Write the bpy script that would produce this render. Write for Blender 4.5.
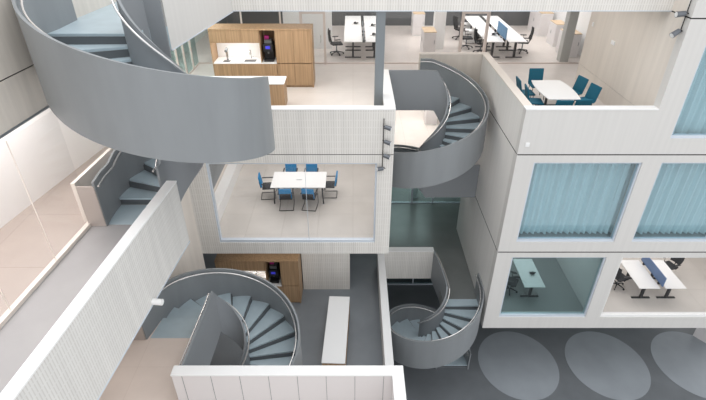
import bpy, math, random
from mathutils import Vector, Matrix
random.seed(7)
PI = math.pi
R = math.radians
for o in list(bpy.data.objects):
    bpy.data.objects.remove(o)
scene = bpy.context.scene
COL = scene.collection

# ------------------------------------------------------------------ levels (metres, ground floor = 0)
F0, F1, F2, F3, F4 = 0.0, 3.58, 7.17, 10.80, 14.63      # finished floors
S1, S2, S3, S4 = 3.13, 6.72, 10.35, 14.17               # slab undersides / facade joints
P1, P2, P3, P4 = 4.55, 8.14, 11.77, 15.59               # parapet tops
CAMZ = 16.9

# ------------------------------------------------------------------ camera
cam_d = bpy.data.cameras.new('camera')
cam = bpy.data.objects.new('camera', cam_d)
COL.objects.link(cam)
cam.location = (0, 0, CAMZ)
cam.rotation_euler = (R(90 - 32.4), 0, 0)
cam_d.sensor_width = 36
cam_d.lens = 36 * 488 / 706
cam_d.clip_start = 0.1
cam_d.clip_end = 200
scene.camera = cam

# ------------------------------------------------------------------ sky (overcast light through the glazed atrium roof)
w = bpy.data.worlds.new('sky')
scene.world = w
w.use_nodes = True
nt = w.node_tree
nt.nodes.clear()
wo = nt.nodes.new('ShaderNodeOutputWorld')
bg = nt.nodes.new('ShaderNodeBackground')
tc = nt.nodes.new('ShaderNodeTexCoord')
sp = nt.nodes.new('ShaderNodeSeparateXYZ')
cr = nt.nodes.new('ShaderNodeValToRGB')
mr = nt.nodes.new('ShaderNodeMapRange')
mr.inputs[1].default_value = -1
mr.inputs[2].default_value = 1
nt.links.new(tc.outputs['Generated'], sp.inputs[0])
nt.links.new(sp.outputs[2], mr.inputs[0])
nt.links.new(mr.outputs[0], cr.inputs[0])
e = cr.color_ramp.elements
e[0].position = 0.0; e[0].color = (0.5, 0.505, 0.51, 1)
e[1].position = 1.0; e[1].color = (0.97, 0.985, 1.0, 1)
m_ = cr.color_ramp.elements.new(0.5); m_.color = (0.86, 0.87, 0.885, 1)
nt.links.new(cr.outputs[0], bg.inputs[0])
bg.inputs[1].default_value = 1.35
nt.links.new(bg.outputs[0], wo.inputs[0])

vs = scene.view_settings
vs.view_transform = 'Standard'
vs.look = 'None'
vs.gamma = 1.0
vs.use_curve_mapping = False
vs.exposure = 0.0


def area(name, loc, sx, sy, power, col=(1, 1, 1), rot=(0, 0, 0)):
    d = bpy.data.lights.new(name, 'AREA')
    d.shape = 'RECTANGLE'
    d.size = sx; d.size_y = sy
    d.energy = power
    d.color = col
    o = bpy.data.objects.new(name, d)
    o.location = loc
    o.rotation_euler = rot
    COL.objects.link(o)
    return o


# skylight over the atrium
area('skylight', (-1.5, 7.5, 25.0), 16, 12, 800, (0.98, 0.99, 1.0))
# unseen fill lights added under the slabs to brighten rooms and floors
area('ceiling_fill', (-2.2, 15.4, S4 - 0.05), 6, 2.2, 150, (1, 0.96, 0.92))
area('ceiling_fill', (1.0, 23.5, S4 - 0.05), 9, 5.0, 280, (1, 0.97, 0.94))
area('ceiling_fill', (7.0, 23.5, S4 - 0.05), 5, 5.0, 210, (1, 0.97, 0.94))
area('ceiling_fill', (6.6, 16.0, S4 - 0.05), 2.5, 4.0, 45, (1, 0.96, 0.92))
area('ceiling_fill', (-1.8, 16.2, S3 - 0.16), 6, 5.0, 140, (1, 0.97, 0.94))
area('ceiling_fill', (-1.8, 13.6, S2 - 0.16), 4.5, 0.8, 12, (1, 0.97, 0.94))
area('ceiling_fill', (12.0, 15.6, S2 - 0.16), 5, 3.5, 95, (1, 0.97, 0.94))
area('ceiling_fill', (6.8, 15.6, S2 - 0.16), 3, 3.5, 55, (0.9, 0.97, 1))
area('ceiling_fill', (3.0, 22.0, S3 - 0.14), 2.5, 5.0, 190, (1, 0.96, 0.92))
area('ceiling_fill', (3.0, 23.0, S2 - 0.05), 2.5, 3.5, 150, (0.92, 1, 0.98))
area('ceiling_fill', (-6.95, 16.5, S4 - 0.05), 0.8, 6.0, 150, (0.95, 1, 0.98))
area('ceiling_fill', (-4.8, 5.5, S3 - 0.25), 1.2, 5.0, 14, (1, 0.97, 0.95))
area('ceiling_fill', (-5.75, 18.0, S4 - 0.05), 1.0, 3.5, 60, (1, 0.97, 0.94))
area('ceiling_fill', (-6.75, 6.5, 13.35), 1.2, 8.0, 160, (1, 0.93, 0.9))


# ------------------------------------------------------------------ materials
def lin(c):
    out = []
    for v in c:
        v = v / 255.0
        out.append(v / 12.92 if v <= 0.04045 else ((v + 0.055) / 1.055) ** 2.4)
    return (out[0], out[1], out[2], 1)


def base_mat(name):
    m = bpy.data.materials.new(name)
    m.use_nodes = True
    n = m.node_tree
    b = n.nodes['Principled BSDF']
    return m, n, b


def mat(name, rgb, rough=0.5, metal=0.0, noise=None, emit=0, spec=None):
    """noise = (scale, amount, (sx, sy, sz))"""
    m, n, b = base_mat(name)
    c = lin(rgb)
    b.inputs['Base Color'].default_value = c
    b.inputs['Roughness'].default_value = rough
    b.inputs['Metallic'].default_value = metal
    if spec is not None:
        b.inputs['Specular IOR Level'].default_value = spec
    if noise:
        sc, am, st = noise
        t = n.nodes.new('ShaderNodeTexCoord')
        mp = n.nodes.new('ShaderNodeMapping')
        mp.inputs['Scale'].default_value = st
        nz = n.nodes.new('ShaderNodeTexNoise')
        nz.inputs['Scale'].default_value = sc
        nz.inputs['Detail'].default_value = 4
        rp = n.nodes.new('ShaderNodeMapRange')
        rp.inputs[1].default_value = 0.3
        rp.inputs[2].default_value = 0.7
        rp.inputs[3].default_value = 1 - am
        rp.inputs[4].default_value = 1 + am
        mx = n.nodes.new('ShaderNodeMix')
        mx.data_type = 'RGBA'
        mx.blend_type = 'MULTIPLY'
        mx.inputs['Factor'].default_value = 1
        mx.inputs['A'].default_value = c
        n.links.new(t.outputs['Object'], mp.inputs[0])
        n.links.new(mp.outputs[0], nz.inputs['Vector'])
        n.links.new(nz.outputs['Fac'], rp.inputs[0])
        n.links.new(rp.outputs[0], mx.inputs['B'])
        n.links.new(mx.outputs['Result'], b.inputs['Base Color'])
    if emit:
        b.inputs['Emission Color'].default_value = c
        b.inputs['Emission Strength'].default_value = emit
    return m


def slat_mat(name, rgb, gap_rgb, axis, pitch, duty=0.35, joint=1.2):
    """vertical ribs: light ribs with darker gaps, repeated along one axis, panel joints every `joint` m"""
    m, n, b = base_mat(name)
    b.inputs['Roughness'].default_value = 0.7
    t = n.nodes.new('ShaderNodeTexCoord')
    s = n.nodes.new('ShaderNodeSeparateXYZ')
    n.links.new(t.outputs['Object'], s.inputs[0])

    def math_(op, a, v=None):
        k = n.nodes.new('ShaderNodeMath')
        k.operation = op
        if hasattr(a, 'links'):
            n.links.new(a, k.inputs[0])
        else:
            k.inputs[0].default_value = a
        if v is not None:
            if hasattr(v, 'links'):
                n.links.new(v, k.inputs[1])
            else:
                k.inputs[1].default_value = v
        return k.outputs[0]
    a = s.outputs[axis]
    fr = math_('FRACT', math_('DIVIDE', a, pitch))
    gap = math_('LESS_THAN', fr, duty)
    row = math_('FRACT', math_('DIVIDE', s.outputs[2], pitch * 3.2))
    gap = math_('MULTIPLY', gap, math_('GREATER_THAN', row, 0.12))
    jf = math_('FRACT', math_('DIVIDE', a, joint))
    jn = math_('LESS_THAN', jf, 0.012)
    tot = math_('MAXIMUM', gap, math_('MULTIPLY', jn, 0.8))
    nz = n.nodes.new('ShaderNodeTexNoise')
    mp = n.nodes.new('ShaderNodeMapping')
    mp.inputs['Scale'].default_value = (6, 6, 0.5)
    n.links.new(t.outputs['Object'], mp.inputs[0])
    n.links.new(mp.outputs[0], nz.inputs['Vector'])
    nz.inputs['Scale'].default_value = 1.0
    rp = n.nodes.new('ShaderNodeMapRange')
    rp.inputs[1].default_value = 0.3
    rp.inputs[2].default_value = 0.7
    rp.inputs[3].default_value = 0.94
    rp.inputs[4].default_value = 1.04
    n.links.new(nz.outputs['Fac'], rp.inputs[0])
    mx = n.nodes.new('ShaderNodeMix')
    mx.data_type = 'RGBA'
    n.links.new(tot, mx.inputs['Factor'])
    mx.inputs['A'].default_value = lin(rgb)
    mx.inputs['B'].default_value = lin(gap_rgb)
    m2 = n.nodes.new('ShaderNodeMix')
    m2.data_type = 'RGBA'
    m2.blend_type = 'MULTIPLY'
    m2.inputs['Factor'].default_value = 1
    n.links.new(mx.outputs['Result'], m2.inputs['A'])
    n.links.new(rp.outputs[0], m2.inputs['B'])
    n.links.new(m2.outputs['Result'], b.inputs['Base Color'])
    return m


def tile_mat(name, rgb, joint_rgb, w_, h_, rough=0.35, noise_am=0.05):
    m, n, b = base_mat(name)
    b.inputs['Roughness'].default_value = rough
    t = n.nodes.new('ShaderNodeTexCoord')
    br = n.nodes.new('ShaderNodeTexBrick')
    br.offset = 0.0
    br.inputs['Scale'].default_value = 1.0
    br.inputs['Mortar Size'].default_value = 0.006
    br.inputs['Brick Width'].default_value = w_
    br.inputs['Row Height'].default_value = h_
    c = lin(rgb)
    br.inputs['Color1'].default_value = c
    br.inputs['Color2'].default_value = (c[0] * 0.96, c[1] * 0.96, c[2] * 0.96, 1)
    br.inputs['Mortar'].default_value = lin(joint_rgb)
    n.links.new(t.outputs['Object'], br.inputs['Vector'])
    nz = n.nodes.new('ShaderNodeTexNoise')
    nz.inputs['Scale'].default_value = 1.3
    nz.inputs['Detail'].default_value = 5
    n.links.new(t.outputs['Object'], nz.inputs['Vector'])
    rp = n.nodes.new('ShaderNodeMapRange')
    rp.inputs[1].default_value = 0.3
    rp.inputs[2].default_value = 0.7
    rp.inputs[3].default_value = 1 - noise_am
    rp.inputs[4].default_value = 1 + noise_am
    n.links.new(nz.outputs['Fac'], rp.inputs[0])
    m2 = n.nodes.new('ShaderNodeMix')
    m2.data_type = 'RGBA'
    m2.blend_type = 'MULTIPLY'
    m2.inputs['Factor'].default_value = 1
    n.links.new(br.outputs['Color'], m2.inputs['A'])
    n.links.new(rp.outputs[0], m2.inputs['B'])
    n.links.new(m2.outputs['Result'], b.inputs['Base Color'])
    return m


def wood_mat(name, rgb):
    m, n, b = base_mat(name)
    b.inputs['Roughness'].default_value = 0.5
    t = n.nodes.new('ShaderNodeTexCoord')
    mp = n.nodes.new('ShaderNodeMapping')
    mp.inputs['Scale'].default_value = (22, 22, 0.7)
    nz = n.nodes.new('ShaderNodeTexNoise')
    nz.inputs['Scale'].default_value = 1.0
    nz.inputs['Detail'].default_value = 6
    n.links.new(t.outputs['Object'], mp.inputs[0])
    n.links.new(mp.outputs[0], nz.inputs['Vector'])
    c = lin(rgb)
    rp = n.nodes.new('ShaderNodeValToRGB')
    rp.color_ramp.elements[0].position = 0.3
    rp.color_ramp.elements[0].color = (c[0] * 0.72, c[1] * 0.70, c[2] * 0.66, 1)
    rp.color_ramp.elements[1].position = 0.7
    rp.color_ramp.elements[1].color = (c[0] * 1.15, c[1] * 1.15, c[2] * 1.15, 1)
    n.links.new(nz.outputs['Fac'], rp.inputs[0])
    n.links.new(rp.outputs[0], b.inputs['Base Color'])
    return m


def glass_mat(name, tint, refl=0.05, edge=0.5):
    m = bpy.data.materials.new(name)
    m.use_nodes = True
    n = m.node_tree
    n.nodes.clear()
    o = n.nodes.new('ShaderNodeOutputMaterial')
    tr = n.nodes.new('ShaderNodeBsdfTransparent')
    c = lin(tint)
    tr.inputs[0].default_value = tuple(math.sqrt(v) for v in c[:3]) + (1,)
    gl = n.nodes.new('ShaderNodeBsdfGlossy')
    gl.inputs['Roughness'].default_value = 0.01
    lw = n.nodes.new('ShaderNodeLayerWeight')
    lw.inputs[0].default_value = 0.3
    pw = n.nodes.new('ShaderNodeMath'); pw.operation = 'POWER'
    pw.inputs[1].default_value = 4
    ml = n.nodes.new('ShaderNodeMath'); ml.operation = 'MULTIPLY_ADD'
    ml.inputs[1].default_value = edge
    ml.inputs[2].default_value = refl
    n.links.new(lw.outputs['Facing'], pw.inputs[0])
    n.links.new(pw.outputs[0], ml.inputs[0])
    mx = n.nodes.new('ShaderNodeMixShader')
    n.links.new(ml.outputs[0], mx.inputs[0])
    n.links.new(tr.outputs[0], mx.inputs[1])
    n.links.new(gl.outputs[0], mx.inputs[2])
    n.links.new(mx.outputs[0], o.inputs[0])
    return m


MT = {
    'white': mat('white_paint', (236, 236, 236), 0.5),
    'cream': mat('cream_paint', (228, 220, 212), 0.6),
    'panel': mat('panel_white', (226, 222, 222), 0.6),
    'slat_x': slat_mat('ribbed_cladding_x', (226, 223, 218), (212, 208, 202), 0, 0.07),
    'slat_y': slat_mat('ribbed_cladding_y', (218, 217, 214), (205, 203, 199), 1, 0.055),
    'clad_lightened': mat('smooth_cladding_lightened', (228, 226, 223), 0.65, noise=(1.0, 0.03, (9, 9, 0.35))),  # same cladding as the facade, colour lightened to offset shade in the gap
    'clad': mat('smooth_cladding', (212, 210, 207), 0.65, noise=(1.0, 0.025, (9, 9, 0.35))),
    'clad_left': mat('cladding_beige', (218, 211, 202), 0.65, noise=(1.0, 0.07, (3, 6, 0.5))),
    'beige': mat('beige_plaster', (220, 212, 203), 0.7, noise=(1.0, 0.05, (5, 5, 0.4))),
    'steel': mat('painted_steel', (138, 142, 145), 0.45, 0.05, noise=(1.0, 0.05, (3, 3, 0.6))),
    'steel_in': mat('painted_steel_inner', (138, 142, 146), 0.48, 0.05),
    'tread': mat('tread_sheet', (184, 200, 208), 0.4, 0.1, noise=(3.0, 0.05, (1, 1, 1))),
    'riser': mat('riser_sheet', (96, 100, 103), 0.45, 0.1),
    'rail': mat('satin_rail', (225, 222, 220), 0.25, 0.7),
    'cap_plate': mat('brushed_plate', (176, 166, 160), 0.45, 0.1),
    'floor_gray': mat('grey_floor', (114, 118, 122), 0.28, noise=(1.2, 0.08, (1, 1, 1))),
    'floor_l1': mat('grey_floor_upper', (132, 138, 144), 0.3, noise=(1.0, 0.08, (1, 1, 1))),
    'floor_gap': mat('dark_floor', (116, 119, 118), 0.3, noise=(1.0, 0.1, (1, 1, 1))),
    'floor_circle': mat('circle_floor', (152, 158, 164), 0.4, noise=(1.0, 0.06, (1, 1, 1))),
    'floor_walk': mat('walk_floor', (156, 155, 156), 0.35, noise=(1.0, 0.06, (1, 1, 1))),
    'floor_pink': tile_mat('pale_floor', (212, 205, 200), (196, 186, 179), 2.4, 2.4, 0.3),
    'floor_tile': tile_mat('tile_floor', (210, 205, 200), (184, 178, 172), 1.2, 1.2, 0.3),
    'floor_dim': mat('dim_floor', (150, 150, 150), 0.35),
    'wood': wood_mat('oak_veneer', (172, 142, 110)),
    'wood_dark': wood_mat('oak_veneer_shadow', (158, 124, 90)),
    'wood_pale': wood_mat('beech_top', (214, 190, 160)),
    'black': mat('black_plastic', (30, 31, 34), 0.45),
    'black_mesh': mat('black_fabric', (38, 39, 42), 0.8),
    'dark': mat('dark_joint', (30, 28, 27), 0.7),
    'darkgrey': mat('dark_grey', (92, 94, 96), 0.5),
    'greymetal': mat('grey_metal', (128, 134, 138), 0.4, 0.3),
    'alu': mat('aluminium', (208, 216, 226), 0.35, 0.2),
    'chrome': mat('chrome', (210, 210, 210), 0.15, 1.0),
    'frame_pale': mat('pale_frame', (216, 204, 198), 0.5),
    'blue': mat('blue_fabric', (24, 130, 188), 0.75),
    'teal': mat('teal_fabric', (6, 94, 118), 0.7),
    'screen': mat('screen_fabric', (104, 142, 176), 0.8),
    'screen_glass': mat('blue_screen', (88, 116, 158), 0.4),
    'curtain': mat('curtain_fabric', (210, 226, 230), 0.8, noise=(1.0, 0.06, (8, 8, 0.2))),
    'red': mat('red_print', (170, 40, 40), 0.5),
    'navy': mat('navy_glass', (44, 66, 100), 0.2),
    'lamp_blue': mat('display_blue', (60, 60, 200), 0.3, emit=0.35),
    'magenta': mat('magenta_pack', (170, 40, 120), 0.5),
    'spot': mat('spot_grey', (112, 116, 122), 0.35, 0.5),
    'column_grey': mat('column_grey', (178, 178, 174), 0.5),
    'pale_green': mat('pale_green_wall', (206, 216, 212), 0.5),
    'floor_side': tile_mat('side_floor', (172, 161, 154), (150, 139, 132), 1.8, 1.8, 0.3),
    'floor_land': tile_mat('landing_floor', (228, 214, 205), (218, 203, 194), 2.6, 2.6, 0.3),
    'glass': glass_mat('clear_glass', (250, 250, 250), 0.03, 0.5),
    'glass_teal': glass_mat('teal_glass', (222, 236, 240), 0.07, 0.5),
    'glass_green': glass_mat('green_glass', (186, 208, 208), 0.08, 0.5),
}


# ------------------------------------------------------------------ mesh builder
class MB:
    def __init__(self):
        self.v = []; self.f = []; self.mi = []

    def add(self, vs_, fs, mi=0):
        o = len(self.v)
        self.v += [tuple(p) for p in vs_]
        self.f += [tuple(i + o for i in f) for f in fs]
        self.mi += [mi] * len(fs)

    def box(self, x0, x1, y0, y1, z0, z1, mi=0, M=None):
        vs_ = [(x0, y0, z0), (x1, y0, z0), (x1, y1, z0), (x0, y1, z0), (x0, y0, z1), (x1, y0, z1), (x1, y1, z1), (x0, y1, z1)]
        if M is not None:
            vs_ = [M @ Vector(p) for p in vs_]
        self.add(vs_, [(0, 3, 2, 1), (4, 5, 6, 7), (0, 1, 5, 4), (1, 2, 6, 5), (2, 3, 7, 6), (3, 0, 4, 7)], mi)
        return self

    def prism(self, poly, z0, z1, mi=0):
        n = len(poly)
        a = sum(poly[i][0] * poly[(i + 1) % n][1] - poly[(i + 1) % n][0] * poly[i][1] for i in range(n))
        if a < 0:
            poly = poly[::-1]
        vs_ = [(p[0], p[1], z0) for p in poly] + [(p[0], p[1], z1) for p in poly]
        fs = [tuple(range(n - 1, -1, -1)), tuple(range(n, 2 * n))]
        fs += [(i, (i + 1) % n, n + (i + 1) % n, n + i) for i in range(n)]
        self.add(vs_, fs, mi)
        return self

    def wall(self, p0, p1, thick, z0, z1, mi=0):
        """wall between two plan points; thickness to the left of the direction p0->p1"""
        d = Vector((p1[0] - p0[0], p1[1] - p0[1])).normalized()
        nrm = Vector((-d.y, d.x)) * thick
        return self.prism([p0, p1, (p1[0] + nrm.x, p1[1] + nrm.y), (p0[0] + nrm.x, p0[1] + nrm.y)], z0, z1, mi)

    def tube(self, pts, r, n=8, mi=0, closed=False):
        pts = [Vector(p) for p in pts]
        k = len(pts)
        rings = []
        up = Vector((0, 0, 1))
        for i in range(k):
            if closed:
                t = (pts[(i + 1) % k] - pts[i - 1])
            else:
                t = pts[min(i + 1, k - 1)] - pts[max(i - 1, 0)]
            t.normalize()
            ref = up if abs(t.dot(up)) < 0.95 else Vector((1, 0, 0))
            a = t.cross(ref).normalized()
            b = a.cross(t).normalized()
            rr = r[i] if isinstance(r, (list, tuple)) else r
            rings.append([pts[i] + (a * math.cos(2 * PI * j / n) + b * math.sin(2 * PI * j / n)) * rr for j in range(n)])
        vs_ = [p for rg in rings for p in rg]
        fs = []
        for i in range(k if closed else k - 1):
            i2 = (i + 1) % k
            for j in range(n):
                fs.append((i * n + j, i * n + (j + 1) % n, i2 * n + (j + 1) % n, i2 * n + j))
        if not closed:
            fs.append(tuple(range(n - 1, -1, -1)))
            fs.append(tuple(range((k - 1) * n, k * n)))
        self.add(vs_, fs, mi)
        return self

    def cyl(self, p0, p1, r, n=16, mi=0, r2=None):
        return self.tube([p0, p1], [r, r if r2 is None else r2], n, mi)

    def build(self, name, mats, parent=None, smooth=False, bevel=0.0, loc=None):
        me = bpy.data.meshes.new(name)
        me.from_pydata([tuple(p) for p in self.v], [], self.f)
        if not isinstance(mats, (list, tuple)):
            mats = [mats]
        for m in mats:
            me.materials.append(MT[m] if isinstance(m, str) else m)
        for p, i in zip(me.polygons, self.mi):
            p.material_index = i
            p.use_smooth = bool(smooth)
        me.update()
        o = bpy.data.objects.new(name, me)
        COL.objects.link(o)
        if smooth:
            md = o.modifiers.new('split', 'EDGE_SPLIT')
            md.split_angle = R(35)
        if bevel:
            b = o.modifiers.new('bevel', 'BEVEL')
            b.width = bevel
            b.segments = 2
            b.limit_method = 'ANGLE'
        if loc:
            o.location = loc
        if parent is not None:
            o.parent = parent
        return o


def bx(*a, **k):
    return MB().box(*a, **k)


def tag(o, label=None, cat=None, group=None, kind=None):
    if label: o['label'] = label
    if cat: o['category'] = cat
    if group: o['group'] = group
    if kind: o['kind'] = kind
    return o


def struct(o, label=None):
    o['kind'] = 'structure'
    if label:
        o['label'] = label
    return o


def empty(name, loc, rz=0.0):
    o = bpy.data.objects.new(name, None)
    o.location = loc
    o.rotation_euler = (0, 0, rz)
    o.empty_display_size = 0.2
    COL.objects.link(o)
    return o


def dup(root, loc, rz=0.0, label=None):
    kids = {}
    for ob in bpy.data.objects:
        if ob.parent is not None:
            kids.setdefault(ob.parent.name, []).append(ob)

    def cp(o, parent):
        c = o.copy()
        COL.objects.link(c)
        c.parent = parent
        for ch in kids.get(o.name, []):
            cp(ch, c)
        return c
    c = cp(root, None)
    c.location = loc
    c.rotation_euler = (0, 0, rz)
    if label:
        c['label'] = label
    return c


# ================================================================== STRUCTURE
# ---- ground floor
struct(bx(-14, 22, 2, 26, -0.3, F0).build('floor', 'floor_gray'))
for i, cx in enumerate((7.0, 10.75, 14.5)):
    poly = [(cx - 0.03 + 1.64 * math.cos(2 * PI * k / 64), 13.72 + 1.78 * math.sin(2 * PI * k / 64)) for k in range(64)]
    struct(MB().prism(poly, F0, F0 + 0.004).build('floor_marking', 'floor_circle'))

# ---- left wing geometry lines
def xa(y): return -5.66 + 0.06 * (y - 8.67)          # glazed line of the upper walkway
def xw(y): return -5.02 + 0.15 * (y - 12.8)           # solid wall of the storeys below
def xb(y): return -3.70 + 0.07 * (y - 8.83)           # outer face of the walkway parapet

# level 1 floors
m = MB()
m.box(-8, 1.15, 5.0, 23, S1, F1)
struct(m.build('floor_level_one', 'floor_l1'))
m = MB()
m.box(1.15, 4.9, 15.75, 26, S1, F1)
m.box(4.9, 9.0, 18.5, 26, S1, F1)
m.box(3.42, 4.82, 13.57, 15.75, S1, F1)
struct(m.build('floor_bridge', 'floor_gap'))
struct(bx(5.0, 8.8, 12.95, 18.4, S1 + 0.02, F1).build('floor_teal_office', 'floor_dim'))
struct(bx(8.8, 17, 12.95, 20, S1 + 0.02, F1).build('floor_corner_office', 'floor_tile'))
# level 2 floors
struct(bx(-5.0, 1.1, 12.95, 21, S2 + 0.01, F2).build('floor_meeting_room', 'floor_tile'))
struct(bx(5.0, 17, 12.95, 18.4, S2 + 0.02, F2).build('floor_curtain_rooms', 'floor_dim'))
m = MB()
m.prism([(-9, 1.5), (-3.85, 1.5), (-3.85, 9.3), (-5.24, 9.3), (-5.3, 12.9), (-9, 12.9)], S2, F2)
struct(m.build('floor_landing', 'floor_land'))
struct(bx(-3.85, 1.0, 1.5, 7.0, S2 + 0.01, F2).build('floor_front_deck', 'floor_pink'))
# level 3 floors
m = MB()
m.box(-7.5, 1.1, 12.95, 18.3, S3 + 0.01, F3)
m.box(1.1, 1.19, 16.4, 18.3, S3 + 0.01, F3)
m.box(4.95, 8.6, 12.95, 18.3, S3 + 0.01, F3)
m.box(-7.5, 13, 18.3, 28, S3 + 0.01, F3)
struct(m.build('floor_open_plan', 'floor_pink'))
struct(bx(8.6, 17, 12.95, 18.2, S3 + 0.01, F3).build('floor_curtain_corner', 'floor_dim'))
m = MB()
m.prism([(xa(1), 1), (xb(1) - 0.1, 1), (xb(8.8) - 0.1, 8.8), (xa(8.83), 8.83)], S3 - 0.1, F3)
struct(m.build('floor_walkway', 'floor_walk'))
m = MB()
m.prism([(xa(1), 1), (xa(12.8), 12.8), (-9, 12.8), (-9, 1)], S3, F3)
struct(m.build('floor_side_room', 'floor_side'))
# level 4 floors / ceilings of level 3
m = MB()
m.prism([(-3.2, 13.8), (8.38, 13.8), (8.38, 14.0), (17, 14.0), (17, 28), (-8, 28), (-8, 13.8)], S4 + 0.005, F4 - 0.01)
struct(m.build('ceiling_open_plan', 'white'))
m = MB()
m.prism([(-6.2, 9.4), (-4.05, 9.4), (-4.05, 9.8), (-3.67, 9.98), (-3.3, 13.7), (-6.2, 13.7)], S4, F4)
struct(m.build('floor_top_landing', 'tread'))

# ---- centre block
def framed_wall(name, mt, x0, x1, y0, y1, z0, z1, holes):
    """front wall with rectangular holes (all holes in one row share z)"""
    mb = MB()
    cur = x0
    for (a, b, c, d) in holes:
        if a > cur:
            mb.box(cur, a, y0, y1, z0, z1)
        mb.box(a, b, y0, y1, z0, c)
        mb.box(a, b, y0, y1, d, z1)
        cur = b
    if cur < x1:
        mb.box(cur, x1, y0, y1, z0, z1)
    return struct(mb.build(name, mt))


framed_wall('wall_center_facade', 'slat_x', -5.02, 1.19, 12.8, 13.1, S2 - 0.06, S3, [(-4.38, 0.72, 7.1, 10.07)])
m = MB()
m.box(-5.3, 1.19, 12.8, 13.05, S3 + 0.012, P3 - 0.03)
o = struct(m.build('wall_center_parapet', 'slat_x'))
bx(-5.3, 1.19, 12.79, 13.06, P3 - 0.03, P3).build('coping', 'white', o)
o = struct(bx(0.89, 1.19, 13.06, 16.35, S3 + 0.012, P3 - 0.03).build('wall_return_parapet', 'slat_y'))
bx(0.88, 1.2, 13.06, 16.36, P3 - 0.03, P3).build('coping', 'white', o)
struct(bx(-5.02, 1.19, 12.797, 12.95, S3 - 0.005, S3 + 0.013).build('trim_1', 'dark'))
struct(bx(1.0, 1.19, 13.1, 25.8, S2, S3).build('wall_center_side', 'clad'))
struct(bx(-5.0, 1.0, 20.8, 21, F2, S3).build('wall_meeting_back', 'cream'))
struct(bx(-5.3, -5.02, 13.1, 21, F2, S3).build('wall_meeting_left', 'cream'))
struct(bx(-5.3, 1.19, 12.95, 21, S3 - 0.12, S3 + 0.01).build('ceiling_meeting_room', 'white'))
# low white kerb and dark pane along the meeting room's side wall
o = struct(bx(-5.0, -4.62, 13.3, 20.7, F2, F2 + 0.5).build('wall_meeting_kerb', 'white'))
struct(bx(-5.015, -4.99, 14.2, 20.0, F2 + 0.7, F2 + 2.6).build('window_side_dark', 'greymetal'))

# window_1: glazing of the meeting room
def window(name, x0, x1, z0, z1, y, glass, joints=(), fr=0.05, dep=0.14, frame='alu', sill=0.09):
    mb = MB()
    mb.box(x0, x1, y, y + dep, z0, z0 + sill)
    mb.box(x0, x1, y, y + dep, z1 - fr, z1)
    mb.box(x0, x0 + fr, y, y + dep, z0 + sill, z1 - fr)
    mb.box(x1 - fr, x1, y, y + dep, z0 + sill, z1 - fr)
    for j in joints:
        mb.box(j - 0.006, j + 0.006, y + 0.05, y + 0.08, z0 + sill, z1 - fr)
    o = struct(mb.build(name, frame))
    bx(x0 + fr, x1 - fr, y + 0.06, y + 0.072, z0 + sill, z1 - fr).build('pane', glass, o)
    return o


window('window_1', -4.38, 0.72, 7.1, 10.07, 12.84, 'glass', joints=(-1.45,))

# ---- ribbed wall, floor edge parapets on level one
struct(bx(-1.95, -0.12, 14.4, 14.6, F1, S2).build('wall_ribbed_panel', 'slat_x'))
struct(bx(-8, 1.19, 13.0, 13.05, S2 - 0.12, S2).build('ceiling_level_one', 'white'))
struct(bx(-5.3, 1.25, 20.9, 21.0, F1, S2).build('wall_level_one_back', 'darkgrey'))
o = struct(bx(1.0, 1.25, 5.0, 15.85, S1 - 0.05, P1 - 0.03).build('wall_level_one_parapet', 'white'))
bx(0.99, 1.26, 5.0, 15.86, P1 - 0.03, P1).build('coping', 'white', o)
o = struct(bx(1.25, 3.28, 15.6, 15.85, S1 - 0.05, P1 - 0.03).build('wall_bridge_parapet', 'slat_x'))
bx(1.25, 3.29, 15.59, 15.86, P1 - 0.03, P1).build('coping', 'white', o)

# ---- front deck parapets (level two)
o = struct(bx(-3.9, 1.08, 6.82, 7.05, S2, P2 - 0.03).build('wall_front_parapet', 'panel'))
bx(-3.91, 1.09, 6.80, 7.06, P2 - 0.03, P2).build('coping', 'white', o)
for k in range(8):
    struct(bx(-3.9 + 0.62 * (k + 0.35), -3.9 + 0.62 * (k + 0.35) + 0.008, 6.815, 6.83, F2, P2 - 0.04).build('trim_panel_joint', 'greymetal'))
o = struct(bx(0.85, 1.08, 1.5, 6.8, S2, P2 - 0.03).build('wall_front_side_parapet', 'panel'))
bx(0.84, 1.09, 1.5, 6.8, P2 - 0.03, P2).build('coping', 'white', o)

# ---- walls left of the void, levels one and two
m = MB()
m.wall((xw(1), 1), (xw(12.8), 12.8), 0.25, F1, S3 - 0.1)
struct(m.build('wall_left_lower', 'beige'))

# ---- walkway parapet (level three)
m = MB()
m.prism([(xb(0.5), 0.5), (xb(8.83), 8.83), (xb(8.83) - 0.2, 8.83), (xb(0.5) - 0.2, 0.5)], S3 - 0.15, P3 - 0.03)
o = struct(m.build('wall_walkway_parapet', 'slat_y'))
MB().prism([(xb(0.5) + 0.005, 0.5), (xb(8.84) + 0.005, 8.84), (xb(8.84) - 0.205, 8.84), (xb(0.5) - 0.205, 0.5)], P3 - 0.03, P3).build('coping', 'white', o)
m = MB()
m.prism([(xb(0.5) + 0.012, 0.5), (xb(8.83) + 0.012, 8.83), (xb(8.83) - 0.05, 8.83), (xb(0.5) - 0.05, 0.5)], S3 - 0.17, S3 - 0.15)
struct(m.build('trim_2', 'alu'))

# ---- left glazing of the walkway
def along(y0, y1, off0, off1, z0, z1):
    return MB().prism([(xa(y0) + off0, y0), (xa(y1) + off0, y1), (xa(y1) + off1, y1), (xa(y0) + off1, y0)], z0, z1)


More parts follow.
